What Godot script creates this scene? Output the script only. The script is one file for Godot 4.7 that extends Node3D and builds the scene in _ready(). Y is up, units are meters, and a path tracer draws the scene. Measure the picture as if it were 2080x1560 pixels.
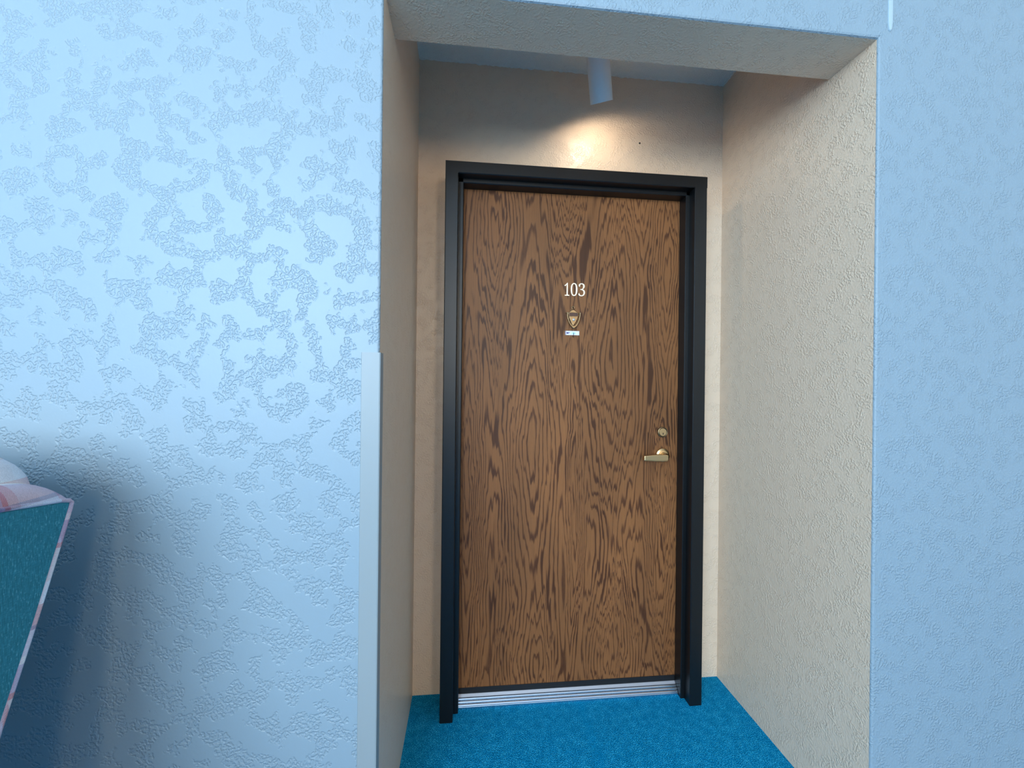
extends Node3D
# Recessed apartment door off a lobby. x to the right, y up, z towards the viewer; the recess wall is z = 0.

const XL := -0.187      # left side of the recess
const XR := 1.094       # right side of the recess
const FZ := 0.694       # face of the lobby wall
const SOFFIT := 2.173
const BEAM_Z := 0.539   # rear face of the beam over the opening
const RH := 2.536       # recess ceiling
const LZ := 0.057       # front of the door leaf
const ROOM_L := -5.2
const ROOM_R := 4.0
const ROOM_Z := 6.5
const ROOM_H := 5.4

var M := {}

# ---------------------------------------------------------------- node helpers
func numbered(called: String, parent: Node) -> String:
	if not parent.has_node(NodePath(called)):
		return called
	var k := 1
	while parent.has_node(NodePath("%s_%03d" % [called, k])):
		k += 1
	return "%s_%03d" % [called, k]

func obj(called: String, mesh: Mesh, material: Material, parent: Node = self) -> MeshInstance3D:
	var o := MeshInstance3D.new()
	o.name = numbered(called, parent)
	o.mesh = mesh
	if material:
		o.material_override = material
	parent.add_child(o, true)
	return o

func thing(called: String, label: String, category: String, at := Vector3.ZERO) -> Node3D:
	var o := Node3D.new()
	o.name = numbered(called, self)
	o.position = at
	o.set_meta("label", label)
	o.set_meta("category", category)
	add_child(o, true)
	return o

func tag(o: Node, label: String, category: String) -> void:
	o.set_meta("label", label)
	o.set_meta("category", category)

func structure(o: Node, label: String, category: String) -> void:
	o.set_meta("kind", "structure")
	tag(o, label, category)

# ---------------------------------------------------------------- mesh helpers
func tool(smooth := false) -> SurfaceTool:
	var st := SurfaceTool.new()
	st.begin(Mesh.PRIMITIVE_TRIANGLES)
	st.set_smooth_group(0 if smooth else -1)
	return st

func done(st: SurfaceTool, into: ArrayMesh = null) -> ArrayMesh:
	st.index()
	st.generate_normals()
	return st.commit(into)

func tri(st: SurfaceTool, a: Vector3, b: Vector3, c: Vector3, out: Vector3) -> void:
	# front faces run clockwise; out is a direction the face should look to
	if (b - a).cross(c - a).dot(out) > 0.0:
		st.add_vertex(a); st.add_vertex(c); st.add_vertex(b)
	else:
		st.add_vertex(a); st.add_vertex(b); st.add_vertex(c)

func quad(st: SurfaceTool, a: Vector3, b: Vector3, c: Vector3, d: Vector3, out: Vector3) -> void:
	tri(st, a, b, c, out)
	tri(st, a, c, d, out)

# box with chamfered edges
func add_box(st: SurfaceTool, lo: Vector3, hi: Vector3, r := 0.0) -> void:
	var c := (lo + hi) * 0.5
	var h := (hi - lo) * 0.5
	r = minf(r, 0.49 * 2.0 * minf(h.x, minf(h.y, h.z)))
	var corner := func(s: Vector3, axis: int) -> Vector3:
		var p := Vector3(s.x * (h.x - r), s.y * (h.y - r), s.z * (h.z - r))
		p[axis] = s[axis] * h[axis]
		return c + p
	for axis in 3:
		var a1 := (axis + 1) % 3
		var a2 := (axis + 2) % 3
		for s in [-1.0, 1.0]:
			var q := []
			for k in [[-1.0, -1.0], [1.0, -1.0], [1.0, 1.0], [-1.0, 1.0]]:
				var sg := Vector3.ZERO
				sg[axis] = s; sg[a1] = k[0]; sg[a2] = k[1]
				q.append(corner.call(sg, axis))
			var n := Vector3.ZERO
			n[axis] = s
			quad(st, q[0], q[1], q[2], q[3], n)
	if r <= 0.0:
		return
	for axis in 3:                                   # edges that run along axis
		var a1 := (axis + 1) % 3
		var a2 := (axis + 2) % 3
		for s1 in [-1.0, 1.0]:
			for s2 in [-1.0, 1.0]:
				var u := Vector3.ZERO
				u[a1] = s1; u[a2] = s2
				var m := u; m[axis] = -1.0
				var p := u; p[axis] = 1.0
				quad(st, corner.call(m, a1), corner.call(p, a1), corner.call(p, a2), corner.call(m, a2), u)
	for sx in [-1.0, 1.0]:
		for sy in [-1.0, 1.0]:
			for sz in [-1.0, 1.0]:
				var s := Vector3(sx, sy, sz)
				tri(st, corner.call(s, 0), corner.call(s, 1), corner.call(s, 2), s)

func box(lo: Vector3, hi: Vector3, r := 0.0) -> ArrayMesh:
	var st := tool()
	add_box(st, lo, hi, r)
	return done(st)

# turn a profile of (radius, height) about the y axis of xf
func add_lathe(st: SurfaceTool, profile: Array, xf: Transform3D, n := 40) -> void:
	for i in n:
		var a := TAU * i / n
		var b := TAU * (i + 1) / n
		for k in profile.size() - 1:
			var p: Vector2 = profile[k]
			var q: Vector2 = profile[k + 1]
			var pa := xf * Vector3(p.x * cos(a), p.y, p.x * sin(a))
			var pb := xf * Vector3(p.x * cos(b), p.y, p.x * sin(b))
			var qa := xf * Vector3(q.x * cos(a), q.y, q.x * sin(a))
			var qb := xf * Vector3(q.x * cos(b), q.y, q.x * sin(b))
			var mid := (a + b) * 0.5
			var d := q - p
			var out := xf.basis * Vector3(d.y * cos(mid), -d.x, d.y * sin(mid))
			if p.x > 0.00001:
				tri(st, pa, pb, qb, out)
			if q.x > 0.00001:
				tri(st, pa, qb, qa, out)

func lathe(profile: Array, xf: Transform3D, n := 40, smooth := false) -> ArrayMesh:
	var st := tool(smooth)
	add_lathe(st, profile, xf, n)
	return done(st)

func axis_frame(at: Vector3, y_axis: Vector3) -> Transform3D:
	var y := y_axis.normalized()
	var h := Vector3.RIGHT if absf(y.x) < 0.9 else Vector3.UP
	var z := h.cross(y).normalized()
	return Transform3D(Basis(y.cross(z), y, z), at)

# prism over a polygon given in the xy plane of xf, from z0 to z1, with a chamfer r at the z1 end
func add_prism(st: SurfaceTool, poly: PackedVector2Array, z0: float, z1: float, xf := Transform3D.IDENTITY, r := 0.0, r0 := 0.0) -> void:
	if Geometry2D.is_polygon_clockwise(poly):
		poly.reverse()
	var n := poly.size()
	var inset := func(by: float) -> PackedVector2Array:
		var o := PackedVector2Array()
		for i in n:
			var d0 := (poly[i] - poly[(i + n - 1) % n]).normalized()
			var d1 := (poly[(i + 1) % n] - poly[i]).normalized()
			var n0 := Vector2(-d0.y, d0.x)
			var n1 := Vector2(-d1.y, d1.x)
			o.append(poly[i] + (n0 + n1) * by / maxf(0.35, 1.0 + n0.dot(n1)))
		return o
	var rings := []
	if r0 > 0.0:
		rings.append([inset.call(r0), z0])
		rings.append([poly, z0 + r0])
	else:
		rings.append([poly, z0])
	if r > 0.0:
		rings.append([poly, z1 - r])
		rings.append([inset.call(r * 0.3), z1 - r * 0.3])
		rings.append([inset.call(r), z1])
	else:
		rings.append([poly, z1])
	for k in rings.size() - 1:
		for i in n:
			var j := (i + 1) % n
			var a: Vector2 = rings[k][0][i]; var b: Vector2 = rings[k][0][j]
			var c: Vector2 = rings[k + 1][0][j]; var d: Vector2 = rings[k + 1][0][i]
			var e := poly[j] - poly[i]
			var out := xf.basis * Vector3(e.y, -e.x, 0)
			quad(st, xf * Vector3(a.x, a.y, rings[k][1]), xf * Vector3(b.x, b.y, rings[k][1]), xf * Vector3(c.x, c.y, rings[k + 1][1]), xf * Vector3(d.x, d.y, rings[k + 1][1]), out)
	for e in [0, rings.size() - 1]:
		var ring: PackedVector2Array = rings[e][0]
		var t := Geometry2D.triangulate_polygon(ring)
		for i in range(0, t.size(), 3):
			tri(st, xf * Vector3(ring[t[i]].x, ring[t[i]].y, rings[e][1]), xf * Vector3(ring[t[i + 1]].x, ring[t[i + 1]].y, rings[e][1]), xf * Vector3(ring[t[i + 2]].x, ring[t[i + 2]].y, rings[e][1]), xf.basis * Vector3(0, 0, -1.0 if e == 0 else 1.0))

func prism(poly: PackedVector2Array, z0: float, z1: float, xf := Transform3D.IDENTITY, r := 0.0, r0 := 0.0) -> ArrayMesh:
	var st := tool()
	add_prism(st, poly, z0, z1, xf, r, r0)
	return done(st)

# a frame whose local x is z of the world, local y is up and local z runs along x of the world
func side_frame() -> Transform3D:
	return Transform3D(Basis(Vector3(0, 0, 1), Vector3(0, 1, 0), Vector3(1, 0, 0)), Vector3.ZERO)

func add_tube(st: SurfaceTool, path: Array, radius: float, n := 10) -> void:
	var rings := []
	for i in path.size():
		var d: Vector3 = (path[mini(i + 1, path.size() - 1)] - path[maxi(i - 1, 0)]).normalized()
		var f := axis_frame(path[i], d)
		var ring := []
		for k in n:
			ring.append(f * Vector3(radius * cos(TAU * k / n), 0, radius * sin(TAU * k / n)))
		rings.append(ring)
	for i in path.size() - 1:
		for k in n:
			var j := (k + 1) % n
			var out: Vector3 = (rings[i][k] + rings[i + 1][j]) * 0.5 - (path[i] + path[i + 1]) * 0.5
			quad(st, rings[i][k], rings[i][j], rings[i + 1][j], rings[i + 1][k], out)
	for e in [0, path.size() - 1]:
		var o: Vector3 = path[e] - path[1 if e == 0 else e - 1]
		for k in range(1, n - 1):
			tri(st, rings[e][0], rings[e][k], rings[e][k + 1], o)

func tube(path: Array, radius: float, n := 10) -> ArrayMesh:
	var st := tool(true)
	add_tube(st, path, radius, n)
	return done(st)

# a wall standing on a plan of (x, z) corners; kinds[i] tells the material of the face from corner i to the next
func plan_wall(called: String, corners: Array, kinds: Array, mats: Array, y0: float, y1: float) -> MeshInstance3D:
	var poly := PackedVector2Array(corners)
	var middle := Vector2.ZERO
	for p in poly: middle += p / poly.size()
	var mesh := ArrayMesh.new()
	for m in mats.size():
		var st := tool()
		for i in poly.size():
			if kinds[i] != m: continue
			var a := poly[i]; var b := poly[(i + 1) % poly.size()]
			var out := Vector3(b.y - a.y, 0, a.x - b.x)
			if out.dot(Vector3((a.x + b.x) * 0.5 - middle.x, 0, (a.y + b.y) * 0.5 - middle.y)) < 0: out = -out
			quad(st, Vector3(a.x, y0, a.y), Vector3(b.x, y0, b.y), Vector3(b.x, y1, b.y), Vector3(a.x, y1, a.y), out)
		if m == 0:
			var t := Geometry2D.triangulate_polygon(poly)
			for i in range(0, t.size(), 3):
				for y in [y0, y1]:
					tri(st, Vector3(poly[t[i]].x, y, poly[t[i]].y), Vector3(poly[t[i + 1]].x, y, poly[t[i + 1]].y), Vector3(poly[t[i + 2]].x, y, poly[t[i + 2]].y), Vector3(0, 1.0 if y == y1 else -1.0, 0))
		mesh = done(st, mesh)
	var o := obj(called, mesh, null)
	for m in mats.size():
		mesh.surface_set_material(m, mats[m])
	return o

# ---------------------------------------------------------------- textures
func noise(type: int, frequency: float, octaves: int, s: int) -> FastNoiseLite:
	var n := FastNoiseLite.new()
	n.noise_type = type
	n.frequency = frequency
	n.seed = s
	n.fractal_type = FastNoiseLite.FRACTAL_FBM if octaves > 1 else FastNoiseLite.FRACTAL_NONE
	n.fractal_octaves = octaves
	return n

func bytes_of(n: FastNoiseLite, w: int, h: int, seamless := true) -> PackedByteArray:
	var im := n.get_seamless_image(w, h, false, false, 0.1, true) if seamless else n.get_image(w, h, false, false, true)
	im.convert(Image.FORMAT_L8)
	return im.get_data()

func grey_texture(w: int, h: int, data: PackedByteArray) -> ImageTexture:
	return ImageTexture.create_from_image(Image.create_from_data(w, h, false, Image.FORMAT_L8, data))

# hand-trowelled plaster: smooth flats, with patches of small torn pits between them
func trowel_relief(size: int) -> ImageTexture:
	var patch := bytes_of(noise(FastNoiseLite.TYPE_SIMPLEX_SMOOTH, 0.016, 3, 11), size, size, false)
	var worm_noise := noise(FastNoiseLite.TYPE_SIMPLEX_SMOOTH, 0.125, 2, 5)
	worm_noise.domain_warp_enabled = true
	worm_noise.domain_warp_amplitude = 6.0
	worm_noise.domain_warp_frequency = 0.08
	var worm := bytes_of(worm_noise, size, size, false)
	var out := PackedByteArray()
	out.resize(size * size)
	for i in size * size:
		var p := clampf((patch[i] - 118.0) / 16.0, 0.0, 1.0)
		var w := clampf((worm[i] - 122.0) / 16.0, 0.0, 1.0)
		out[i] = int(235.0 - 190.0 * p * w + (worm[i] - 128) * 0.06)
	return grey_texture(size, size, out)

# rolled paint over light plaster
func peel_relief(size: int) -> ImageTexture:
	var a := bytes_of(noise(FastNoiseLite.TYPE_SIMPLEX_SMOOTH, 0.05, 3, 21), size, size)
	var p := bytes_of(noise(FastNoiseLite.TYPE_SIMPLEX_SMOOTH, 0.008, 2, 22), size, size)
	var out := PackedByteArray()
	out.resize(size * size)
	for i in size * size:
		var k := clampf((p[i] - 70.0) / 90.0, 0.25, 1.0)
		var w := clampf((a[i] - 105.0) / 60.0, 0.0, 1.0)
		out[i] = int(40.0 + 190.0 * k * w)
	return grey_texture(size, size, out)

func speckle_relief(size: int, frequency: float, s: int) -> ImageTexture:
	return grey_texture(size, size, bytes_of(noise(FastNoiseLite.TYPE_SIMPLEX, frequency, 3, s), size, size))

# oak veneer: contour lines of a field of tall nested ovals, ragged along the fibres
var grain_height: ImageTexture
func oak_texture(w: int, h: int) -> ImageTexture:
	# centre u, centre v (metres from the lower left corner), half width, half height, offset
	var ovals := [[0.60, 1.29, 0.125, 0.74, 0.0], [0.283, 0.93, 0.115, 0.80, 0.05], [0.30, 0.10, 0.11, 0.48, 0.1], [0.60, 0.10, 0.10, 0.46, 0.1],
		[0.12, 1.80, 0.10, 0.62, 0.1], [0.02, 0.85, 0.07, 1.10, 0.2], [0.82, 0.75, 0.075, 0.55, 0.15], [0.83, 1.65, 0.08, 0.66, 0.15], [0.40, 1.98, 0.10, 0.40, 0.15], [0.445, 0.80, 0.05, 1.30, 0.45]]
	var warp := noise(FastNoiseLite.TYPE_SIMPLEX_SMOOTH, 1.0, 2, 31)
	var fine := noise(FastNoiseLite.TYPE_SIMPLEX_SMOOTH, 1.0, 1, 37)
	var tone := noise(FastNoiseLite.TYPE_SIMPLEX_SMOOTH, 1.0, 2, 41)
	var im := Image.create(w, h, false, Image.FORMAT_RGB8)
	var hm := PackedByteArray()
	hm.resize(w * h)
	var rag := PackedFloat32Array()
	var rag_fine := PackedFloat32Array()
	for i in w:                                        # every fibre column is pushed up or down by its own amount
		var u := 0.878 * i / w
		rag.append(0.075 * warp.get_noise_2d(u * 15.0, 3.0))
		rag_fine.append(0.030 * fine.get_noise_2d(u * 85.0, 9.0))
	for j in h:
		var v0 := 1.95 * (1.0 - float(j) / h)
		for i in w:
			var u := 0.878 * i / w
			var v := v0 + rag[i] * (1.0 + 0.6 * tone.get_noise_2d(u * 5.0, v0 * 1.5)) + rag_fine[i] * (1.0 + 1.2 * fine.get_noise_2d(u * 12.0, v0 * 2.5)) + 0.008 * fine.get_noise_2d(u * 170.0, v0 * 14.0)
			var uu := u + 0.016 * warp.get_noise_2d(u * 3.5 + 5.0, v * 1.6) + 0.0035 * fine.get_noise_2d(u * 16.0, v * 9.0)
			var sum := 0.0
			for o in ovals:
				var a: float = absf(uu - o[0]) / o[2]
				var b: float = absf(v - o[1]) / o[3]
				sum += exp(-5.0 * (sqrt(a * a + 0.015) * 0.75 + sqrt(b * b + 0.01) * 0.75 + 0.25 * maxf(a, b) + o[4]))
			var f := -log(sum) * 0.2
			var phase := f * 8.4 + 0.9 * warp.get_noise_2d(u * 5.0 + 20.0, v * 1.1)
			var t := phase - floorf(phase)
			var mark := tone.get_noise_2d(u * 9.0 + 60.0, v * 2.6)
			var start := 0.55 - 0.32 * clampf(mark * 1.6 - 0.25, 0.0, 1.0)
			var d := smoothstep(start, start + 0.26, t) * (1.0 - smoothstep(0.86, 1.0, t))
			var pore := clampf(fine.get_noise_2d(u * 620.0, v0 * 30.0) * 1.6 - 0.35, 0.0, 1.0)
			d = clampf(d * (0.84 + 0.30 * mark) + pore * (0.08 + 0.20 * d), 0.0, 1.0)
			var k := 1.0 + 0.12 * tone.get_noise_2d(u * 4.0, v0 * 0.9 + 8.0) + 0.05 * fine.get_noise_2d(u * 230.0, v0 * 6.0)
			im.set_pixel(i, j, Color(0.515, 0.335, 0.195).lerp(Color(0.275, 0.157, 0.087), d * 0.9) * k)
			hm[j * w + i] = int(255.0 * (1.0 - 0.8 * d))
	grain_height = grey_texture(w, h, hm)
	return ImageTexture.create_from_image(im)

func carpet_texture(size: int) -> ImageTexture:
	var a := bytes_of(noise(FastNoiseLite.TYPE_SIMPLEX, 0.16, 2, 51), size, size)
	var b := bytes_of(noise(FastNoiseLite.TYPE_SIMPLEX, 0.30, 1, 52), size, size)
	var c := bytes_of(noise(FastNoiseLite.TYPE_SIMPLEX_SMOOTH, 0.02, 2, 53), size, size)
	var out := PackedByteArray()
	out.resize(size * size * 3)
	var dark := Color(0.01, 0.40, 0.58)
	var base := Color(0.03, 0.54, 0.75)
	var fleck := Color(0.30, 0.80, 0.95)
	for i in size * size:
		var t := (a[i] * 0.6 + b[i] * 0.4) / 255.0 + (c[i] - 128) * 0.0006
		var col := dark.lerp(base, clampf((t - 0.25) / 0.25, 0.0, 1.0)).lerp(fleck, clampf((t - 0.58) / 0.16, 0.0, 1.0))
		out[i * 3] = int(col.r * 255); out[i * 3 + 1] = int(col.g * 255); out[i * 3 + 2] = int(col.b * 255)
	return ImageTexture.create_from_image(Image.create_from_data(size, size, false, Image.FORMAT_RGB8, out))

# woven plaid: coloured bands across one another
func plaid_texture(size: int) -> ImageTexture:
	var bands := [[0.00, 0.16, Color(0.86, 0.87, 0.88)], [0.16, 0.30, Color(0.80, 0.56, 0.55)], [0.30, 0.33, Color(0.45, 0.38, 0.48)], [0.33, 0.50, Color(0.78, 0.78, 0.84)],
		[0.50, 0.55, Color(0.88, 0.90, 0.88)], [0.55, 0.72, Color(0.62, 0.60, 0.72)], [0.72, 0.76, Color(0.70, 0.36, 0.36)], [0.76, 1.00, Color(0.82, 0.76, 0.74)]]
	var pick := func(t: float) -> Color:
		for b in bands:
			if t >= b[0] and t < b[1]: return b[2]
		return bands[0][2]
	var im := Image.create(size, size, false, Image.FORMAT_RGB8)
	var thread := noise(FastNoiseLite.TYPE_SIMPLEX, 0.9, 1, 61)
	for j in size:
		var cj: Color = pick.call(float(j) / size)
		for i in size:
			var ci: Color = pick.call(float(i) / size)
			var over := 0.5 + (0.16 if (i + j) % 4 < 2 else -0.16)
			var c := cj.lerp(ci, over) * (1.0 + 0.08 * thread.get_noise_2d(i, j))
			im.set_pixel(i, j, c)
	return ImageTexture.create_from_image(im)

# slubbed linen weave
func slub_texture(size: int) -> ImageTexture:
	var n := noise(FastNoiseLite.TYPE_SIMPLEX, 1.0, 2, 71)
	var im := Image.create(size, size, false, Image.FORMAT_RGB8)
	for j in size:
		for i in size:
			var t := 0.6 * n.get_noise_2d(i * 0.35, j * 0.03) + 0.4 * n.get_noise_2d(i * 0.06 + 90.0, j * 0.5)
			var s := clampf(n.get_noise_2d(i * 0.16 + 300.0, j * 0.05) * 3.0 - 1.55, 0.0, 1.0)
			im.set_pixel(i, j, Color(0.22, 0.485, 0.53).lerp(Color(0.50, 0.72, 0.75), clampf(0.55 * s + 0.10 * t, 0.0, 1.0)) * (1.0 + 0.16 * t))
	return ImageTexture.create_from_image(im)

func plate_texture() -> ImageTexture:
	var im := Image.create(128, 38, false, Image.FORMAT_RGB8)
	im.fill(Color(0.88, 0.89, 0.93))
	im.fill_rect(Rect2i(0, 0, 10, 38), Color(0.66, 0.62, 0.66))
	im.fill_rect(Rect2i(12, 12, 18, 14), Color(0.20, 0.22, 0.50))
	im.fill_rect(Rect2i(30, 13, 14, 5), Color(0.30, 0.32, 0.60))
	im.fill_rect(Rect2i(31, 20, 5, 4), Color(0.45, 0.48, 0.70))
	im.fill_rect(Rect2i(60, 14, 36, 14), Color(0.68, 0.86, 0.95))
	im.fill_rect(Rect2i(68, 10, 20, 5), Color(0.78, 0.90, 0.96))
	return ImageTexture.create_from_image(im)

func mat(color: Color, rough: float, metal := 0.0, spec := 0.5) -> StandardMaterial3D:
	var m := StandardMaterial3D.new()
	m.albedo_color = color
	m.roughness = rough
	m.metallic = metal
	m.metallic_specular = spec
	return m

func world_mapped(m: StandardMaterial3D, tile: float) -> StandardMaterial3D:
	m.uv1_triplanar = true
	m.uv1_world_triplanar = true
	m.uv1_scale = Vector3.ONE / tile
	return m

func relief(m: StandardMaterial3D, t: Texture2D, cm: float) -> StandardMaterial3D:
	m.heightmap_enabled = true
	m.heightmap_texture = t
	m.heightmap_scale = cm
	return m

func make_materials() -> void:
	var trowel := trowel_relief(2048)
	var peel := peel_relief(1024)
	M.blue = relief(world_mapped(mat(Color(0.555, 0.618, 0.652), 0.42), 2.2), trowel, 0.16)
	M.blue_peel = relief(world_mapped(mat(Color(0.555, 0.618, 0.652), 0.45), 0.46), peel, 0.14)
	M.beige = relief(world_mapped(mat(Color(0.905, 0.80, 0.69), 0.31), 0.46), peel, 0.13)
	M.popcorn = relief(world_mapped(mat(Color(0.95, 0.94, 0.90), 0.95), 0.3), speckle_relief(512, 0.09, 81), 0.25)
	M.lobby = mat(Color(0.90, 0.92, 0.93), 0.8)
	M.carpet = relief(world_mapped(mat(Color.WHITE, 1.0, 0.0, 0.1), 0.85), speckle_relief(1024, 0.2, 54), 0.35)
	M.carpet.albedo_texture = carpet_texture(1024)
	M.vinyl = mat(Color(0.575, 0.60, 0.60), 0.40)
	M.strip = mat(Color(0.68, 0.74, 0.76), 0.45)
	M.frame = mat(Color(0.060, 0.068, 0.074), 0.36, 0.0, 0.45)
	M.rubber = mat(Color(0.045, 0.045, 0.055), 0.6)
	M.oak = mat(Color.WHITE, 0.45, 0.0, 0.35)
	M.oak.albedo_texture = oak_texture(700, 1556)
	relief(M.oak, grain_height, 0.02)
	M.oak_edge = mat(Color(0.42, 0.27, 0.17), 0.5)
	M.brass = mat(Color(0.56, 0.47, 0.35), 0.38, 1.0)
	M.brass_satin = mat(Color(0.82, 0.68, 0.49), 0.36, 1.0)
	M.nameplate = mat(Color(0.26, 0.13, 0.09), 0.4)
	M.lens = mat(Color(0.9, 0.9, 0.9), 0.08, 0.6)
	M.digit = mat(Color(0.90, 0.86, 0.78), 0.32, 0.35)
	M.keyhole = mat(Color(0.03, 0.025, 0.02), 0.7)
	M.alu = mat(Color(0.86, 0.87, 0.89), 0.26, 1.0)
	M.alu_dull = mat(Color(0.66, 0.66, 0.68), 0.55, 0.7)
	M.lamp_white = mat(Color(0.93, 0.93, 0.91), 0.5)
	M.lamp_inside = mat(Color(0.75, 0.75, 0.74), 0.5)
	M.bulb = mat(Color(1, 0.97, 0.9), 0.4)
	M.bulb.emission_enabled = true
	M.bulb.emission = Color(1.0, 0.90, 0.74)
	M.bulb.emission_energy_multiplier = 6.0
	M.plaid = world_mapped(mat(Color.WHITE, 0.9, 0.0, 0.2), 0.22)
	M.plaid.albedo_texture = plaid_texture(256)
	M.teal = world_mapped(mat(Color.WHITE, 0.9, 0.0, 0.2), 0.42)
	M.teal.albedo_texture = slub_texture(512)
	M.dark_wood = mat(Color(0.20, 0.12, 0.08), 0.4)
	M.unseen_lamp_shade = mat(Color(0.95, 0.93, 0.88), 0.5)  # glowing shade of the unseen lamps that warm the recess
	M.unseen_lamp_shade.emission_enabled = true
	M.unseen_lamp_shade.emission = Color(1.0, 0.88, 0.72)
	M.unseen_lamp_shade.emission_energy_multiplier = 2.0
	M.plate = mat(Color.WHITE, 0.35)
	M.plate.albedo_texture = plate_texture()
	M.wire = mat(Color(0.05, 0.05, 0.06), 0.5)

# ---------------------------------------------------------------- scene
func _ready() -> void:
	# camera
	var cam := Camera3D.new()
	cam.name = "camera"
	cam.transform = Transform3D(Basis(Vector3(0.994646, 0.0111836, 0.1027335), Vector3(-0.0111534, 0.9999374, -0.0008684), Vector3(-0.1027367, -0.0002821, 0.9947085)).orthonormalized(), Vector3(0.0210, 1.2432, 1.7079))
	cam.fov = rad_to_deg(2.0 * atan(780.0 / 856.7))
	cam.near = 0.02
	add_child(cam)
	cam.current = true

	# sky and exposure
	var sky_material := ProceduralSkyMaterial.new()
	sky_material.sky_top_color = Color(0.50, 0.68, 0.90)
	sky_material.sky_horizon_color = Color(0.78, 0.87, 0.96)
	sky_material.ground_bottom_color = Color(0.30, 0.34, 0.32)
	sky_material.ground_horizon_color = Color(0.62, 0.68, 0.70)
	var sky := Sky.new()
	sky.sky_material = sky_material
	var env := Environment.new()
	env.background_mode = Environment.BG_SKY
	env.sky = sky
	env.background_energy_multiplier = 1.5
	env.tonemap_mode = Environment.TONE_MAPPER_LINEAR
	env.tonemap_exposure = 1.0
	env.sdfgi_enabled = true
	env.ssao_enabled = true
	env.ssil_enabled = true
	var we := WorldEnvironment.new()
	we.name = "world_environment"
	we.environment = env
	add_child(we)

	# area light as daylight from an unseen window, placed to light wall and recess
	var day := AreaLight3D.new()
	day.name = "unseen_window_daylight"
	day.area_size = Vector2(3.4, 3.6)
	day.light_color = Color(0.80, 0.91, 1.0)
	day.light_energy = 55.0
	day.area_range = 12.0
	day.area_attenuation = 2.0
	day.shadow_enabled = true
	day.position = Vector3(-2.6, 2.6, ROOM_Z - 0.02)
	add_child(day)                                      # shines along -z, into the lobby

	make_materials()
	build_shell()
	build_door()
	build_frame()
	build_spotlight()
	build_small_trim()
	for x in [0.2, 1.7]:
		build_unseen_lamp(Vector3(x, 2.3, ROOM_Z))
	build_chair()

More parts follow.
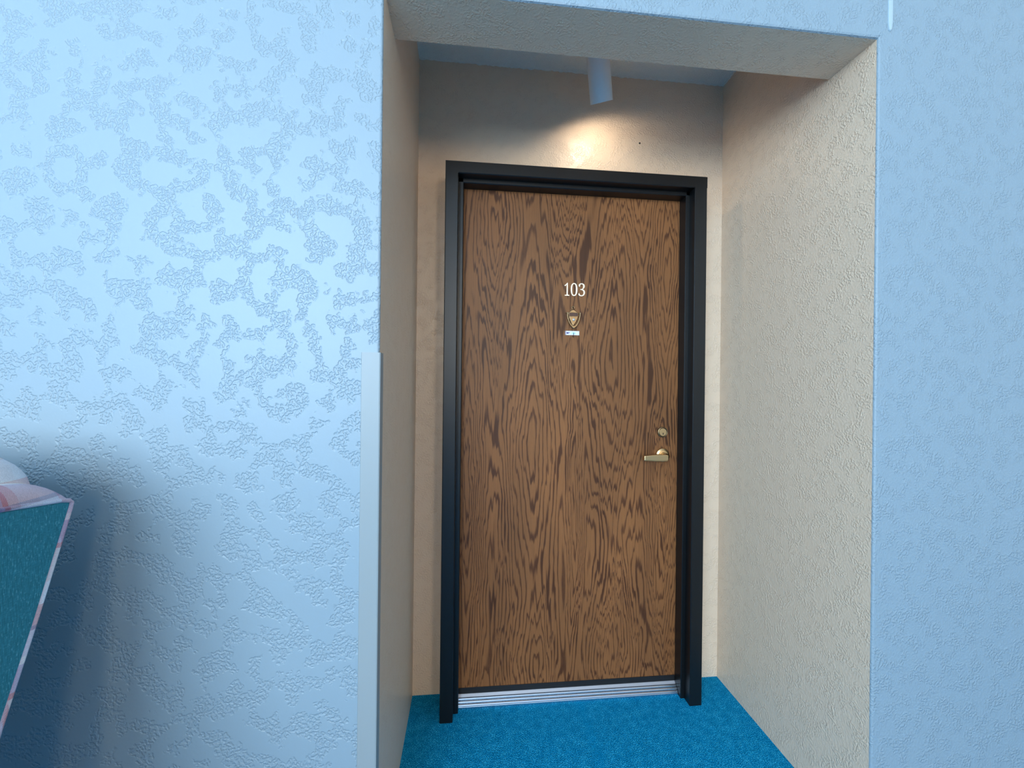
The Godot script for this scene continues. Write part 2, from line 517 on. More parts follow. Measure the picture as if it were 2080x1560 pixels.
func build_shell() -> void:
	var o: MeshInstance3D
	structure(obj("floor", box(Vector3(ROOM_L, -0.1, -0.1), Vector3(ROOM_R, 0, ROOM_Z + 0.1)), M.carpet), "blue flecked carpet running through the recess and lobby", "carpet")
	# lobby wall on both sides of the opening, its edges eased
	var r := 0.006
	var left := [Vector2(ROOM_L, FZ)]
	var kind := [0]
	for k in 5:
		var a := PI / 2 * k / 4
		left.append(Vector2(XL - r + r * sin(a), FZ - r + r * cos(a)))
		kind.append(0 if k < 4 else 1)
	left.append(Vector2(XL, -0.1)); kind.append(1)
	left.append(Vector2(XL - 0.12, -0.1)); kind.append(1)
	left.append(Vector2(XL - 0.12, FZ - 0.12)); kind.append(1)
	left.append(Vector2(ROOM_L, FZ - 0.12)); kind.append(0)
	structure(plan_wall("wall_left", left, kind, [M.blue, M.beige], 0.0, ROOM_H), "pale blue trowelled plaster wall left of the door recess", "wall")
	var right := [Vector2(ROOM_R, FZ)]
	kind = [0]
	for k in 5:
		var a := PI / 2 * k / 4
		right.append(Vector2(XR + r - r * sin(a), FZ - r + r * cos(a)))
		kind.append(0 if k < 4 else 1)
	right.append(Vector2(XR, -0.1)); kind.append(1)
	right.append(Vector2(XR + 0.12, -0.1)); kind.append(1)
	right.append(Vector2(XR + 0.12, FZ - 0.12)); kind.append(1)
	right.append(Vector2(ROOM_R, FZ - 0.12)); kind.append(0)
	structure(plan_wall("wall_right", right, kind, [M.blue_peel, M.beige], 0.0, ROOM_H), "pale blue wall right of the recess with beige return", "wall")
	# beam over the opening: blue face, beige underside and rear
	var mesh := ArrayMesh.new()
	var st := tool()
	quad(st, Vector3(XL - r, SOFFIT + r, FZ), Vector3(XR + r, SOFFIT + r, FZ), Vector3(XR + r, ROOM_H, FZ), Vector3(XL - r, ROOM_H, FZ), Vector3(0, 0, 1))
	quad(st, Vector3(XL, SOFFIT + r, FZ), Vector3(XR, SOFFIT + r, FZ), Vector3(XR, SOFFIT + r * 0.3, FZ - r * 0.3), Vector3(XL, SOFFIT + r * 0.3, FZ - r * 0.3), Vector3(0, -1, 1))
	quad(st, Vector3(XL, SOFFIT, FZ - r), Vector3(XR, SOFFIT, FZ - r), Vector3(XR, SOFFIT + r * 0.3, FZ - r * 0.3), Vector3(XL, SOFFIT + r * 0.3, FZ - r * 0.3), Vector3(0, -1, 1))
	mesh = done(st, mesh)
	st = tool()
	quad(st, Vector3(XL, SOFFIT, FZ - r), Vector3(XR, SOFFIT, FZ - r), Vector3(XR, SOFFIT, BEAM_Z), Vector3(XL, SOFFIT, BEAM_Z), Vector3(0, -1, 0))
	quad(st, Vector3(XL, SOFFIT, BEAM_Z), Vector3(XR, SOFFIT, BEAM_Z), Vector3(XR, ROOM_H, BEAM_Z), Vector3(XL, ROOM_H, BEAM_Z), Vector3(0, 0, -1))
	quad(st, Vector3(XL, ROOM_H, FZ), Vector3(XR, ROOM_H, FZ), Vector3(XR, ROOM_H, BEAM_Z), Vector3(XL, ROOM_H, BEAM_Z), Vector3(0, 1, 0))
	mesh = done(st, mesh)
	o = obj("wall_header", mesh, null)
	mesh.surface_set_material(0, M.blue_peel)
	mesh.surface_set_material(1, M.beige)
	structure(o, "beam over the opening, blue in front and beige underneath", "beam")
	# back of the recess, with the hole for the door frame
	st = tool()
	add_box(st, Vector3(XL, 0, -0.1), Vector3(-0.06, RH, 0))
	add_box(st, Vector3(0.93, 0, -0.1), Vector3(XR, RH, 0))
	add_box(st, Vector3(-0.06, 2.05, -0.1), Vector3(0.93, RH, 0))
	structure(obj("wall_back", done(st), M.beige), "beige back wall of the recess around the door frame", "wall")
	o = obj("ceiling_recess", box(Vector3(XL, RH, -0.1), Vector3(XR, RH + 0.1, BEAM_Z)), M.popcorn)
	structure(o, "white rough ceiling inside the door recess", "ceiling")
	# the rough coat laps raggedly onto the walls
	var ragged := noise(FastNoiseLite.TYPE_SIMPLEX, 1.0, 3, 91)
	var lap := PackedVector2Array([Vector2(XL, RH)])
	for i in 161:
		var x := lerpf(XL, XR, i / 160.0)
		lap.append(Vector2(x, RH - 0.003 - 0.006 * absf(ragged.get_noise_2d(x * 22.0, 0.5)) - 0.003 * absf(ragged.get_noise_2d(x * 90.0, 7.5))))
	lap.append(Vector2(XR, RH))
	st = tool()
	add_prism(st, lap, 0.0, 0.003)
	for x in [XL, XR - 0.003]:
		lap = PackedVector2Array([Vector2(0.003, RH)])
		for i in 61:
			var z := lerpf(0.003, BEAM_Z, i / 60.0)
			lap.append(Vector2(z, RH - 0.003 - 0.006 * absf(ragged.get_noise_2d(z * 22.0, x + 20.5)) - 0.003 * absf(ragged.get_noise_2d(z * 90.0, x + 47.5))))
		lap.append(Vector2(BEAM_Z, RH))
		add_prism(st, lap, x, x + 0.003, side_frame())
	obj("plaster_edge", done(st), M.popcorn, o)
	# unseen rest of the lobby behind the viewer, pale to bounce light back
	structure(obj("ceiling", box(Vector3(ROOM_L, ROOM_H, BEAM_Z), Vector3(ROOM_R, ROOM_H + 0.1, ROOM_Z + 0.1)), M.lobby), "plain white lobby ceiling", "ceiling")
	structure(obj("wall_far_left", box(Vector3(ROOM_L - 0.1, 0, FZ - 0.12), Vector3(ROOM_L, ROOM_H, ROOM_Z + 0.1)), M.lobby), "plain lobby side wall left of the chair", "wall")
	structure(obj("wall_far_right", box(Vector3(ROOM_R, 0, FZ - 0.12), Vector3(ROOM_R + 0.1, ROOM_H, ROOM_Z + 0.1)), M.lobby), "plain lobby side wall at the far right", "wall")
	st = tool()
	var wl := -4.3; var wr := -0.9; var wb := 0.8; var wt := 4.4
	add_box(st, Vector3(ROOM_L, 0, ROOM_Z), Vector3(wl, ROOM_H, ROOM_Z + 0.1))
	add_box(st, Vector3(wr, 0, ROOM_Z), Vector3(ROOM_R, ROOM_H, ROOM_Z + 0.1))
	add_box(st, Vector3(wl, 0, ROOM_Z), Vector3(wr, wb, ROOM_Z + 0.1))
	add_box(st, Vector3(wl, wt, ROOM_Z), Vector3(wr, ROOM_H, ROOM_Z + 0.1))
	structure(obj("wall_window_side", done(st), M.lobby), "unseen lobby wall opposite the door, with a window opening placed for the daylight", "wall")

func build_frame() -> void:
	var t := thing("trim_1", "black steel door frame around the oak door", "door frame")
	t.set_meta("kind", "structure")
	var fl := -0.071; var fr := 0.9393; var ft := 2.0602
	var il := -0.0235; var ir := 0.8895; var it := 2.0157
	var sl := -0.0045; var sr := 0.8745; var sy := 2.000
	var zf := 0.150; var zs := 0.1085; var zb := -0.06
	# plan of each jamb: face, rebate, stop
	var flat := Transform3D(Basis(Vector3(1, 0, 0), Vector3(0, 0, 1), Vector3(0, -1, 0)), Vector3.ZERO)   # (x, z) drawn, extruded along -y
	var e := 0.0025
	var jl := PackedVector2Array([Vector2(fl, zb), Vector2(fl, zf - e), Vector2(fl + e, zf), Vector2(il - e, zf), Vector2(il, zf - e), Vector2(il, zs), Vector2(sl - e, zs), Vector2(sl, zs - e), Vector2(sl, LZ + 0.001), Vector2(il, LZ + 0.001), Vector2(il, zb)])
	obj("jamb", prism(jl, -it, 0.0, flat), M.frame, t)
	var jr := PackedVector2Array([Vector2(fr, zb), Vector2(fr, zf - e), Vector2(fr - e, zf), Vector2(ir + e, zf), Vector2(ir, zf - e), Vector2(ir, zs), Vector2(sr + e, zs), Vector2(sr, zs - e), Vector2(sr, LZ + 0.001), Vector2(ir, LZ + 0.001), Vector2(ir, zb)])
	obj("jamb", prism(jr, -it, 0.0, flat), M.frame, t)
	var st := tool()
	var hd := PackedVector2Array([Vector2(zb, ft), Vector2(zf - e, ft), Vector2(zf, ft - e), Vector2(zf, it + e), Vector2(zf - e, it), Vector2(zb, it)])
	add_prism(st, hd, il, ir, side_frame())
	var ends := PackedVector2Array([Vector2(zb, ft), Vector2(zf - e, ft), Vector2(zf, ft - e), Vector2(zf, it), Vector2(zb, it)])
	add_prism(st, ends, fl, il, side_frame())
	add_prism(st, ends, ir, fr, side_frame())
	var hs := PackedVector2Array([Vector2(zs, it), Vector2(zs, sy + e), Vector2(zs - e, sy), Vector2(LZ + 0.001, sy), Vector2(LZ + 0.001, it)])
	add_prism(st, hs, il, ir, side_frame())
	obj("head", done(st), M.frame, t)

	# ribbed metal threshold between the jambs
	var s := thing("door_threshold", "ribbed aluminium threshold strip under the oak door", "threshold")
	var p := PackedVector2Array([Vector2(-0.05, 0.0005), Vector2(0.0895, 0.0005), Vector2(0.0895, 0.0075)])
	for k in 3:
		var a := float(k) / 3.0
		var b := float(k + 1) / 3.0
		var z0 := lerpf(0.0885, 0.0665, a); var y0 := lerpf(0.0085, 0.0290, a)
		var z1 := lerpf(0.0885, 0.0665, b); var y1 := lerpf(0.0085, 0.0290, b)
		var d := Vector2(z1 - z0, y1 - y0)
		p.append(Vector2(z0, y0) + d * 0.04)
		p.append(Vector2(z0, y0) + d * 0.28 + Vector2(0.0012, 0.0010))
		p.append(Vector2(z0, y0) + d * 0.66 + Vector2(0.0012, 0.0010))
		p.append(Vector2(z0, y0) + d * 0.92)
		p.append(Vector2(z0, y0) + d * 0.97 - Vector2(0.0012, 0.0012))
	obj("ribbed_ramp", prism(p, -0.0040, 0.8735, side_frame()), M.alu, s)
	obj("top_plate", prism(PackedVector2Array([Vector2(0.0655, 0.0265), Vector2(0.0660, 0.0295), Vector2(0.0600, 0.0375), Vector2(-0.05, 0.0375), Vector2(-0.05, 0.0265)]), -0.0042, 0.8740, side_frame()), M.alu_dull, s)

func build_door() -> void:
	var t := thing("door_1", "oak veneer apartment door numbered 103 with brass hardware", "door")
	t.set_meta("kind", "structure")
	# leaf: a front face with its own grain map, then the slab behind it
	var x0 := -0.018; var x1 := 0.884; var y0 := 0.058; var y1 := 2.010
	var st := tool()
	for p in [[x0, y0], [x0, y1], [x1, y1], [x0, y0], [x1, y1], [x1, y0]]:
		st.set_uv(Vector2((p[0] + 0.004) / 0.878, 1.0 - (p[1] - 0.05) / 1.95))
		st.add_vertex(Vector3(p[0], p[1], LZ))
	st.generate_normals()
	st.generate_tangents()
	var mesh := st.commit()
	st = tool()
	quad(st, Vector3(x0, y0, LZ - 0.045), Vector3(x1, y0, LZ - 0.045), Vector3(x1, y1, LZ - 0.045), Vector3(x0, y1, LZ - 0.045), Vector3(0, 0, -1))
	for q in [[x0, y0, x0, y1, Vector3(-1, 0, 0)], [x1, y0, x1, y1, Vector3(1, 0, 0)], [x0, y0, x1, y0, Vector3(0, -1, 0)], [x0, y1, x1, y1, Vector3(0, 1, 0)]]:
		quad(st, Vector3(q[0], q[1], LZ), Vector3(q[2], q[3], LZ), Vector3(q[2], q[3], LZ - 0.045), Vector3(q[0], q[1], LZ - 0.045), q[4])
	mesh = done(st, mesh)
	mesh.surface_set_material(0, M.oak)
	mesh.surface_set_material(1, M.oak_edge)
	obj("leaf", mesh, null, t).set_meta("label", "oak veneer leaf with dark cathedral grain")
	obj("door_sweep", box(Vector3(-0.004, 0.0385, LZ - 0.01), Vector3(0.874, 0.0600, LZ + 0.0025), 0.0006), M.rubber, t).set_meta("label", "black sweep along the bottom of the leaf")
	# room number
	var font := SystemFont.new()
	font.font_names = PackedStringArray(["Droid Serif"])
	font.font_weight = 400
	for d in [["1", 0.3972, 0.4170], ["0", 0.4226, 0.4496], ["3", 0.4540, 0.4804]]:
		var tm := TextMesh.new()
		tm.text = d[0]
		tm.font = font
		tm.font_size = 64
		tm.pixel_size = 0.001
		tm.depth = 0.05
		tm.curve_step = 1.0
		var box_ := tm.get_aabb()
		var o := obj("number_digit", tm, M.digit, t)
		o.set_meta("label", "pale metal digit " + d[0])
		var sx: float = (d[2] - d[1]) / box_.size.x
		var sy := 0.0515 / box_.size.y
		o.scale = Vector3(sx, sy, 0.06)
		o.position = Vector3(d[1] - box_.position.x * sx, 1.5975 - box_.position.y * sy, LZ + 0.0015)
	build_knocker(t)
	# small printed plate and the bent wire over it
	st = tool()
	var pl := [0.4018, 0.4590, 1.4414, 1.4578]
	for p in [[0, 0], [0, 1], [1, 1], [0, 0], [1, 1], [1, 0]]:
		st.set_uv(Vector2(p[0], 1 - p[1]))
		st.add_vertex(Vector3(pl[p[0]], pl[2 + p[1]], LZ + 0.0020))
	st.generate_normals()
	mesh = st.commit()
	st = tool()
	for q in [[0, 2, 0, 3, Vector3(-1, 0, 0)], [1, 2, 1, 3, Vector3(1, 0, 0)], [0, 2, 1, 2, Vector3(0, -1, 0)], [0, 3, 1, 3, Vector3(0, 1, 0)]]:
		quad(st, Vector3(pl[q[0]], pl[q[1]], LZ), Vector3(pl[q[2]], pl[q[3]], LZ), Vector3(pl[q[2]], pl[q[3]], LZ + 0.0020), Vector3(pl[q[0]], pl[q[1]], LZ + 0.0020), q[4])
	mesh = done(st, mesh)
	mesh.surface_set_material(0, M.plate)
	mesh.surface_set_material(1, M.vinyl)
	var plate := obj("name_label", mesh, null, t)
	plate.set_meta("label", "small white printed label under the knocker")
	obj("wire_hook", tube([Vector3(0.4362, 1.4510, LZ + 0.003), Vector3(0.4358, 1.4468, LZ + 0.005), Vector3(0.4352, 1.4420, LZ + 0.005), Vector3(0.4333, 1.4380, LZ + 0.003), Vector3(0.4328, 1.4352, LZ + 0.0016), Vector3(0.4375, 1.4340, LZ + 0.0014)], 0.0010, 6), M.wire, plate)
	# deadbolt
	var face := axis_frame(Vector3(0.8098, 1.0544, LZ), Vector3(0, 0, 1))
	var db := obj("deadbolt", lathe([Vector2(0.0215, 0), Vector2(0.0215, 0.004), Vector2(0.0203, 0.0078), Vector2(0.0186, 0.0085), Vector2(0.0178, 0.0080), Vector2(0.0176, 0.0030)], face, 48), M.brass, t)
	obj("cylinder_face", lathe([Vector2(0.0160, 0.0030), Vector2(0.0160, 0.0076), Vector2(0.0154, 0.0084), Vector2(0, 0.0085)], face, 48), M.brass_satin, db)
	st = tool()
	var slot := PackedVector2Array([Vector2(0.8092, 1.0440), Vector2(0.8118, 1.0440), Vector2(0.8115, 1.0480), Vector2(0.8128, 1.0500), Vector2(0.8118, 1.0522), Vector2(0.8092, 1.0522), Vector2(0.8082, 1.0500), Vector2(0.8095, 1.0480)])
	add_prism(st, slot, LZ + 0.0080, LZ + 0.0087)
	obj("keyhole", done(st), M.keyhole, db)
	# lever handle
	var rose_at := axis_frame(Vector3(0.8113, 0.9610, LZ), Vector3(0, 0, 1))
	var lv := obj("lever_handle", lathe([Vector2(0.0290, 0), Vector2(0.0290, 0.003), Vector2(0.0270, 0.0075), Vector2(0.0200, 0.0110), Vector2(0.0125, 0.0120), Vector2(0.0115, 0.0135), Vector2(0.0112, 0.042)], rose_at, 48), M.brass_satin, t)
	lv.set_meta("label", "satin brass lever on a round rose")
	var bar := PackedVector2Array([Vector2(0.7135, 0.9475), Vector2(0.7128, 0.9500), Vector2(0.7128, 0.9640), Vector2(0.7150, 0.9668), Vector2(0.7600, 0.9705), Vector2(0.8080, 0.9705), Vector2(0.8125, 0.9690), Vector2(0.8145, 0.9650), Vector2(0.8145, 0.9510), Vector2(0.8120, 0.9455), Vector2(0.8060, 0.9432), Vector2(0.7600, 0.9435), Vector2(0.7165, 0.9458)])
	obj("lever", prism(bar, LZ + 0.038, LZ + 0.054, Transform3D.IDENTITY, 0.004, 0.002), M.brass_satin, lv)

func build_knocker(t: Node3D) -> void:
	var at := func(zx: float, zy: float) -> Vector2:
		return Vector2((zx - 728.0) * 0.000231 + 0.4330, 1.5586 - (zy - 700.0) * 0.00023)
	var poly := PackedVector2Array()
	for q in [[728, 768], [750, 775], [818, 822], [820, 885], [802, 935], [776, 990], [738, 1050], [720, 1050], [696, 1000], [668, 935], [648, 885], [638, 822], [706, 775]]:
		poly.append(at.call(q[0], q[1]))
	var k := obj("door_knocker", prism(poly, LZ, LZ + 0.006, Transform3D.IDENTITY, 0.002), M.brass, t)
	k.set_meta("label", "brass shield knocker with viewer")
	var plate := PackedVector2Array([at.call(657, 828), at.call(808, 828), at.call(808, 882), at.call(657, 882)])
	obj("nameplate_border", frame_ring(Rect2(at.call(650, 890), Vector2(166 * 0.000231, 70 * 0.00023)), 0.0016, LZ + 0.0055, LZ + 0.0080), M.brass, k)
	obj("nameplate", prism(plate, LZ + 0.005, LZ + 0.0066), M.nameplate, k)
	var c: Vector2 = at.call(735, 945)
	obj("peephole", lathe([Vector2(0.0050, 0), Vector2(0.0050, 0.0030), Vector2(0.0036, 0.0042), Vector2(0, 0.0046)], axis_frame(Vector3(c.x, c.y, LZ + 0.0055), Vector3(0, 0, 1)), 28), M.lens, k)
	# the striker: a heavy bow that hangs round the shield and ends in a point
	var outer := [[612, 822], [612, 885], [624, 945], [648, 1005], [682, 1060], [720, 1098], [742, 1098], [782, 1062], [816, 1005], [838, 945], [846, 885], [846, 822]]
	var inner := [[834, 822], [830, 885], [818, 945], [794, 998], [762, 1040], [735, 1056], [722, 1056], [696, 1040], [664, 998], [642, 945], [630, 885], [626, 822]]
	var bow := PackedVector2Array()
	for q in outer + inner: bow.append(at.call(q[0], q[1]))
	obj("striker", prism(bow, LZ + 0.005, LZ + 0.0150, Transform3D.IDENTITY, 0.0014, 0.001), M.brass, k)
	for sx in [617.0, 840.0]:
		var p: Vector2 = at.call(sx, 830)
		obj("hinge_pin", lathe([Vector2(0, -0.005), Vector2(0.0028, -0.004), Vector2(0.0028, 0.004), Vector2(0, 0.005)], axis_frame(Vector3(p.x, p.y, LZ + 0.006), Vector3(1, 0, 0)), 14), M.brass, k)
	# finial loop over the shield
	var f: Vector2 = at.call(727, 738)
	var path := []
	for i in 19:
		var a := -PI / 2 + TAU * i / 18.0
		path.append(Vector3(f.x + 0.0052 * cos(a), f.y + 0.0062 * sin(a), LZ + 0.004))
	var st := tool(true)
	add_tube(st, path, 0.0017, 8)
	var tip: Vector2 = at.call(727, 702)
	add_lathe(st, [Vector2(0, 0.003), Vector2(0.0016, 0.0018), Vector2(0.0020, 0), Vector2(0.0014, -0.002)], Transform3D(Basis(), Vector3(tip.x, tip.y - 0.003, LZ + 0.004)), 12)
	obj("finial", done(st), M.brass, k)

func frame_ring(r: Rect2, w: float, z0: float, z1: float) -> ArrayMesh:
	var st := tool()
	var a := r.position; var b := r.end
	add_box(st, Vector3(a.x, a.y, z0), Vector3(b.x, a.y + w, z1), 0.0004)
	add_box(st, Vector3(a.x, b.y - w, z0), Vector3(b.x, b.y, z1), 0.0004)
	add_box(st, Vector3(a.x, a.y + w, z0), Vector3(a.x + w, b.y - w, z1), 0.0004)
	add_box(st, Vector3(b.x - w, a.y + w, z0), Vector3(b.x, b.y - w, z1), 0.0004)
	return done(st)

func build_spotlight() -> void:
	var mouth := Vector3(0.5027, 2.2965, 0.178)
	var aim := Vector3(0.262, -0.830, -0.490).normalized()      # from the lamp to the wall over the door
	var top := mouth - aim * 0.20
	var t := thing("ceiling_spotlight", "white cylinder spotlight on recess ceiling above the door", "spotlight", Vector3(top.x, RH, top.z))
	var here := t.position
	var f := axis_frame(mouth - here, -aim)
	var r := 0.0410
	obj("shade", lathe([Vector2(r - 0.003, 0.19), Vector2(r - 0.003, 0.0), Vector2(r, 0.0), Vector2(r, 0.194), Vector2(r - 0.004, 0.20), Vector2(0, 0.20)], f, 64), M.lamp_white, t)
	obj("reflector", lathe([Vector2(r - 0.004, 0.012), Vector2(0.030, 0.075), Vector2(0, 0.08)], f, 48), M.lamp_inside, t)
	var bulb := obj("bulb", lathe([Vector2(0.028, 0.035), Vector2(0.029, 0.023), Vector2(0.024, 0.017), Vector2(0.012, 0.0145), Vector2(0, 0.0135)], f, 32), M.bulb, t)
	bulb.set_meta("label", "lit reflector bulb inside the shade")
	obj("canopy", lathe([Vector2(0.055, 0), Vector2(0.055, -0.012), Vector2(0.050, -0.018), Vector2(0, -0.020)], Transform3D.IDENTITY, 40), M.lamp_white, t)
	var joint := top - here + aim * 0.03
	obj("stem", tube([Vector3(joint.x, -0.018, joint.z), joint], 0.008, 14), M.lamp_white, t)
	var s := SpotLight3D.new()
	s.name = "spot_beam"
	s.light_color = Color(1.0, 0.95, 0.87)
	s.light_energy = 0.064
	s.light_size = 0.034
	s.spot_range = 8.0
	s.spot_attenuation = 2.0
	s.spot_angle = 84.0
	s.spot_angle_attenuation = 0.35
	s.shadow_enabled = true
	t.add_child(s)
	s.position = mouth - here - aim * 0.009
	s.look_at_from_position(mouth - aim * 0.009, mouth + aim, Vector3(1, 0, 0))

func build_small_trim() -> void:
	# vinyl corner guard on the left edge of the opening
	var g := PackedVector2Array([Vector2(-0.2280, FZ), Vector2(-0.2265, FZ + 0.0030), Vector2(XL + 0.0005, FZ + 0.0034), Vector2(XL + 0.0030, FZ + 0.0022), Vector2(XL + 0.0038, FZ - 0.002), Vector2(XL + 0.0034, FZ - 0.0280), Vector2(XL, FZ - 0.0290), Vector2(XL, FZ - 0.006), Vector2(XL - 0.006, FZ)])
	var flat := Transform3D(Basis(Vector3(1, 0, 0), Vector3(0, 0, 1), Vector3(0, -1, 0)), Vector3.ZERO)
	var o := obj("corner_guard", prism(g, -1.3135, -0.001, flat), M.vinyl)
	tag(o, "off-white vinyl corner guard on left edge of the recess", "corner guard")
	# narrow raised strip over the right corner of the opening
	var s := PackedVector2Array([Vector2(1.1165, ROOM_H), Vector2(1.1190, 2.215), Vector2(1.1212, 2.196), Vector2(1.1250, 2.1915), Vector2(1.1292, 2.196), Vector2(1.1318, 2.215), Vector2(1.1345, ROOM_H)])
	o = obj("trim_2", prism(s, FZ - 0.001, FZ + 0.0045, Transform3D.IDENTITY, 0.003), M.strip)
	structure(o, "narrow pale strip on the wall above the opening's right corner", "trim")
	o = obj("nail", lathe([Vector2(0.0028, -0.002), Vector2(0.0028, 0.003), Vector2(0.0016, 0.0045), Vector2(0, 0.005)], axis_frame(Vector3(0.7244, 2.2608, 0), Vector3(0.3, -0.2, 1)), 12), M.keyhole)
	tag(o, "tiny dark nail in the beige wall above the door", "nail")

func build_chair() -> void:
	var base := Vector3(-1.04, 0.0813, 1.30)                # drawn a little small, then set on the floor at its own size
	var t := thing("wing_chair", "teal and plaid upholstered wing chair against the blue wall", "armchair", Vector3(-1.1143, 0, 1.2714))
	t.scale = Vector3.ONE * 1.07
	var sf := side_frame()
	sf.origin = -base
	var xr := -0.680
	var xl := -1.400
	# outer side panels in (z, y)
	var side := PackedVector2Array([Vector2(0.880, 1.027), Vector2(0.939, 0.855), Vector2(0.9925, 0.712), Vector2(1.045, 0.55), Vector2(1.06, 0.42), Vector2(1.06, 0.30), Vector2(1.62, 0.30), Vector2(1.62, 0.60), Vector2(1.28, 0.62), Vector2(1.22, 0.84), Vector2(1.15, 1.03), Vector2(1.10, 1.055), Vector2(0.996, 1.041)])
	for x in [xr - 0.028, xl]:
		var sp := obj("side_panel", prism(side, x, x + 0.028, sf, 0.003, 0.003), M.teal, t)
		sp.set_meta("label", "teal slubbed outer side panel")
		var px: float = xr - 0.001 if x > -1.0 else xl + 0.001
		var seam := []
		for q in [[1.15, 1.033], [1.10, 1.058], [1.05, 1.053], [0.996, 1.0445], [0.94, 1.0375], [0.90, 1.0325], [0.884, 1.0285], [0.8795, 1.024], [0.882, 1.014], [0.939, 0.852], [0.9925, 0.710], [1.045, 0.55], [1.06, 0.42], [1.06, 0.30]]:
			seam.append(Vector3(px, q[1], q[0]) - base)
		obj("piping", tube(seam, 0.0040, 10), M.plaid, sp)
		# padded roll along the top of the panel
		var rim := tool(true)
		var n := 14
		var m := 18
		var inward := -1.0 if x > -1.0 else 1.0
		var edge: float = xr if x > -1.0 else xl
		var grid := []
		for i in m + 1:
			var zz := lerpf(0.8835, 1.135, pow(float(i) / m, 1.4))
			var row := []
			var rise := 0.034 * sqrt(clampf(1.0 - pow(clampf((0.955 - zz) / 0.0715, 0.0, 1.0), 2.2), 0.0, 1.0)) * sqrt(clampf(1.0 - pow(clampf((zz - 1.08) / 0.055, 0.0, 1.0), 2.2), 0.0, 1.0))
			var y0 := lerpf(1.027, 1.057, clampf((zz - 0.8835) / 0.2165, 0.0, 1.0))
			for k in n + 1:
				var a := PI * k / n
				row.append(Vector3(edge + inward * 0.036 * (1.0 - cos(a)), y0 + (rise + (0.004 if i < m else -0.012)) * sin(a), zz) - base)
			grid.append(row)
		for i in m:
			for k in n:
				quad(rim, grid[i][k], grid[i][k + 1], grid[i + 1][k + 1], grid[i + 1][k], Vector3(0, 1, 0) + Vector3(-inward * cos(PI * (k + 0.5) / n) * 2.0, 0, 0))
		obj("wing_roll", done(rim), M.plaid, t)
		# plaid lining of the wing and the arm
		var lining := PackedVector2Array([Vector2(0.99, 1.03), Vector2(1.09, 1.045), Vector2(1.14, 1.02), Vector2(1.21, 0.83), Vector2(1.27, 0.61), Vector2(1.60, 0.59), Vector2(1.60, 0.36), Vector2(1.10, 0.36)])
		var ix: float = xr - 0.028 - 0.05 if x > -1.0 else xl + 0.028
		obj("wing_lining", prism(lining, ix, ix + 0.05, sf, 0.014, 0.014), M.plaid, t)
		var arm := PackedVector2Array()
		for k in 13:
			var a := PI * k / 12.0
			arm.append(Vector2((edge + inward * 0.039) + 0.048 * cos(a), 0.60 + 0.045 * sin(a)))
		obj("armrest", prism(arm, 1.255, 1.64, Transform3D(Basis(), -base), 0.012, 0.004), M.plaid, t)
	# outer back
	var back := PackedVector2Array([Vector2(0.885, 1.020), Vector2(0.944, 0.855), Vector2(0.9975, 0.712), Vector2(1.05, 0.55), Vector2(1.065, 0.42), Vector2(1.065, 0.30), Vector2(1.085, 0.30), Vector2(1.085, 0.42), Vector2(1.07, 0.55), Vector2(1.0175, 0.712), Vector2(0.964, 0.855), Vector2(0.905, 1.020)])
	obj("back_panel", prism(back, xl + 0.028, xr - 0.028, sf), M.teal, t)
	# inside back with a raised crest
	var st := tool(true)
	var cols := 60
	var rows := []
	for i in cols + 1:
		var s := float(i) / cols
		var x := lerpf(xr - 0.024, xl + 0.024, s)
		var d := minf(x - xl, xr - x) - 0.024                   # distance in from the nearer end
		var top := 1.052 + 0.060 * smoothstep(0.0, 0.030, d) + 0.014 * smoothstep(0.030, 0.060, d) + 0.016 * smoothstep(0.06, 0.34, d)
		var row := []
		row.append(Vector3(x, 0.40, 1.075) - base)
		row.append(Vector3(x, 0.70, 1.012) - base)
		row.append(Vector3(x, 0.98, 0.918) - base)
		for k in 11:
			var a := PI * k / 10.0
			row.append(Vector3(x, top - 0.036 + 0.036 * sin(a), 0.957 - 0.052 * cos(a)) - base)
		row.append(Vector3(x, 0.90, 1.055) - base)
		row.append(Vector3(x, 0.70, 1.125) - base)
		row.append(Vector3(x, 0.40, 1.185) - base)
		rows.append(row)
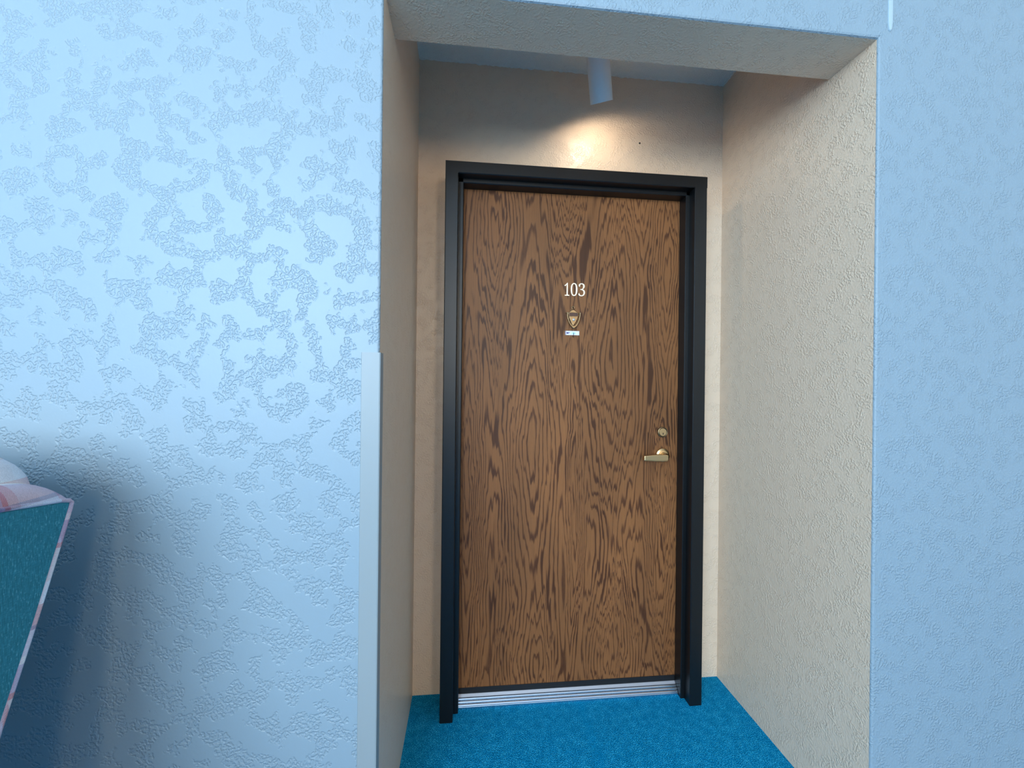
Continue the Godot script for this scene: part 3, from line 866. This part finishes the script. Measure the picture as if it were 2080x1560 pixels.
	for i in cols:
		for k in rows[0].size() - 1:
			var mid: float = float(k) / (rows[0].size() - 1)
			quad(st, rows[i][k], rows[i][k + 1], rows[i + 1][k + 1], rows[i + 1][k], Vector3(0, 0.3 if k > 1 and k < 15 else 0.0, -1.0 if mid < 0.42 else (1.0 if mid > 0.58 else 0.0)) + Vector3(0, 1.0 if absf(mid - 0.5) < 0.1 else 0.0, 0))
	for i in [0, cols]:
		for k in range(1, rows[0].size() - 1):
			tri(st, rows[i][0], rows[i][k], rows[i][k + 1], Vector3(1 if i == 0 else -1, 0, 0))
	obj("backrest", done(st), M.plaid, t)
	obj("seat_cushion", box(Vector3(xl + 0.082, 0.38, 1.14) - base, Vector3(xr - 0.082, 0.50, 1.66) - base, 0.035), M.plaid, t)
	obj("seat_rail", box(Vector3(xl + 0.028, 0.30, 1.085) - base, Vector3(xr - 0.028, 0.385, 1.625) - base, 0.006), M.teal, t)
	for lx in [xl + 0.06, xr - 0.06]:
		for lz in [1.11, 1.57]:
			obj("leg", lathe([Vector2(0, 0.0), Vector2(0.015, 0.0), Vector2(0.018, 0.01), Vector2(0.026, 0.219), Vector2(0, 0.222)], Transform3D(Basis(), Vector3(lx, base.y, lz) - base), 16), M.dark_wood, t)

# unseen panel lamps behind the viewer, placed to light the recess warmly
func build_unseen_lamp(at: Vector3) -> void:
	var t := thing("unseen_wall_lamp", "unseen frosted panel lamp on the lobby wall, placed to light the recess, " + ("nearer the window" if at.x < 1.0 else "farther from the window"), "unseen wall lamp", at)
	obj("back_plate", box(Vector3(-0.12, -0.5, -0.02), Vector3(0.12, 0.5, 0.0), 0.004), M.brass_satin, t)
	obj("glass_shade", box(Vector3(-0.30, -0.75, -0.14), Vector3(0.30, 0.75, -0.02), 0.04), M.unseen_lamp_shade, t)
	var a := AreaLight3D.new()
	a.name = "unseen_lamp_light"
	a.area_size = Vector2(0.60, 1.50)
	a.light_color = Color(1.0, 0.92, 0.80)
	a.light_energy = 4.0
	a.area_range = 14.0
	a.area_attenuation = 2.0
	a.shadow_enabled = true
	t.add_child(a)
	a.position = Vector3(0, 0, -0.15)
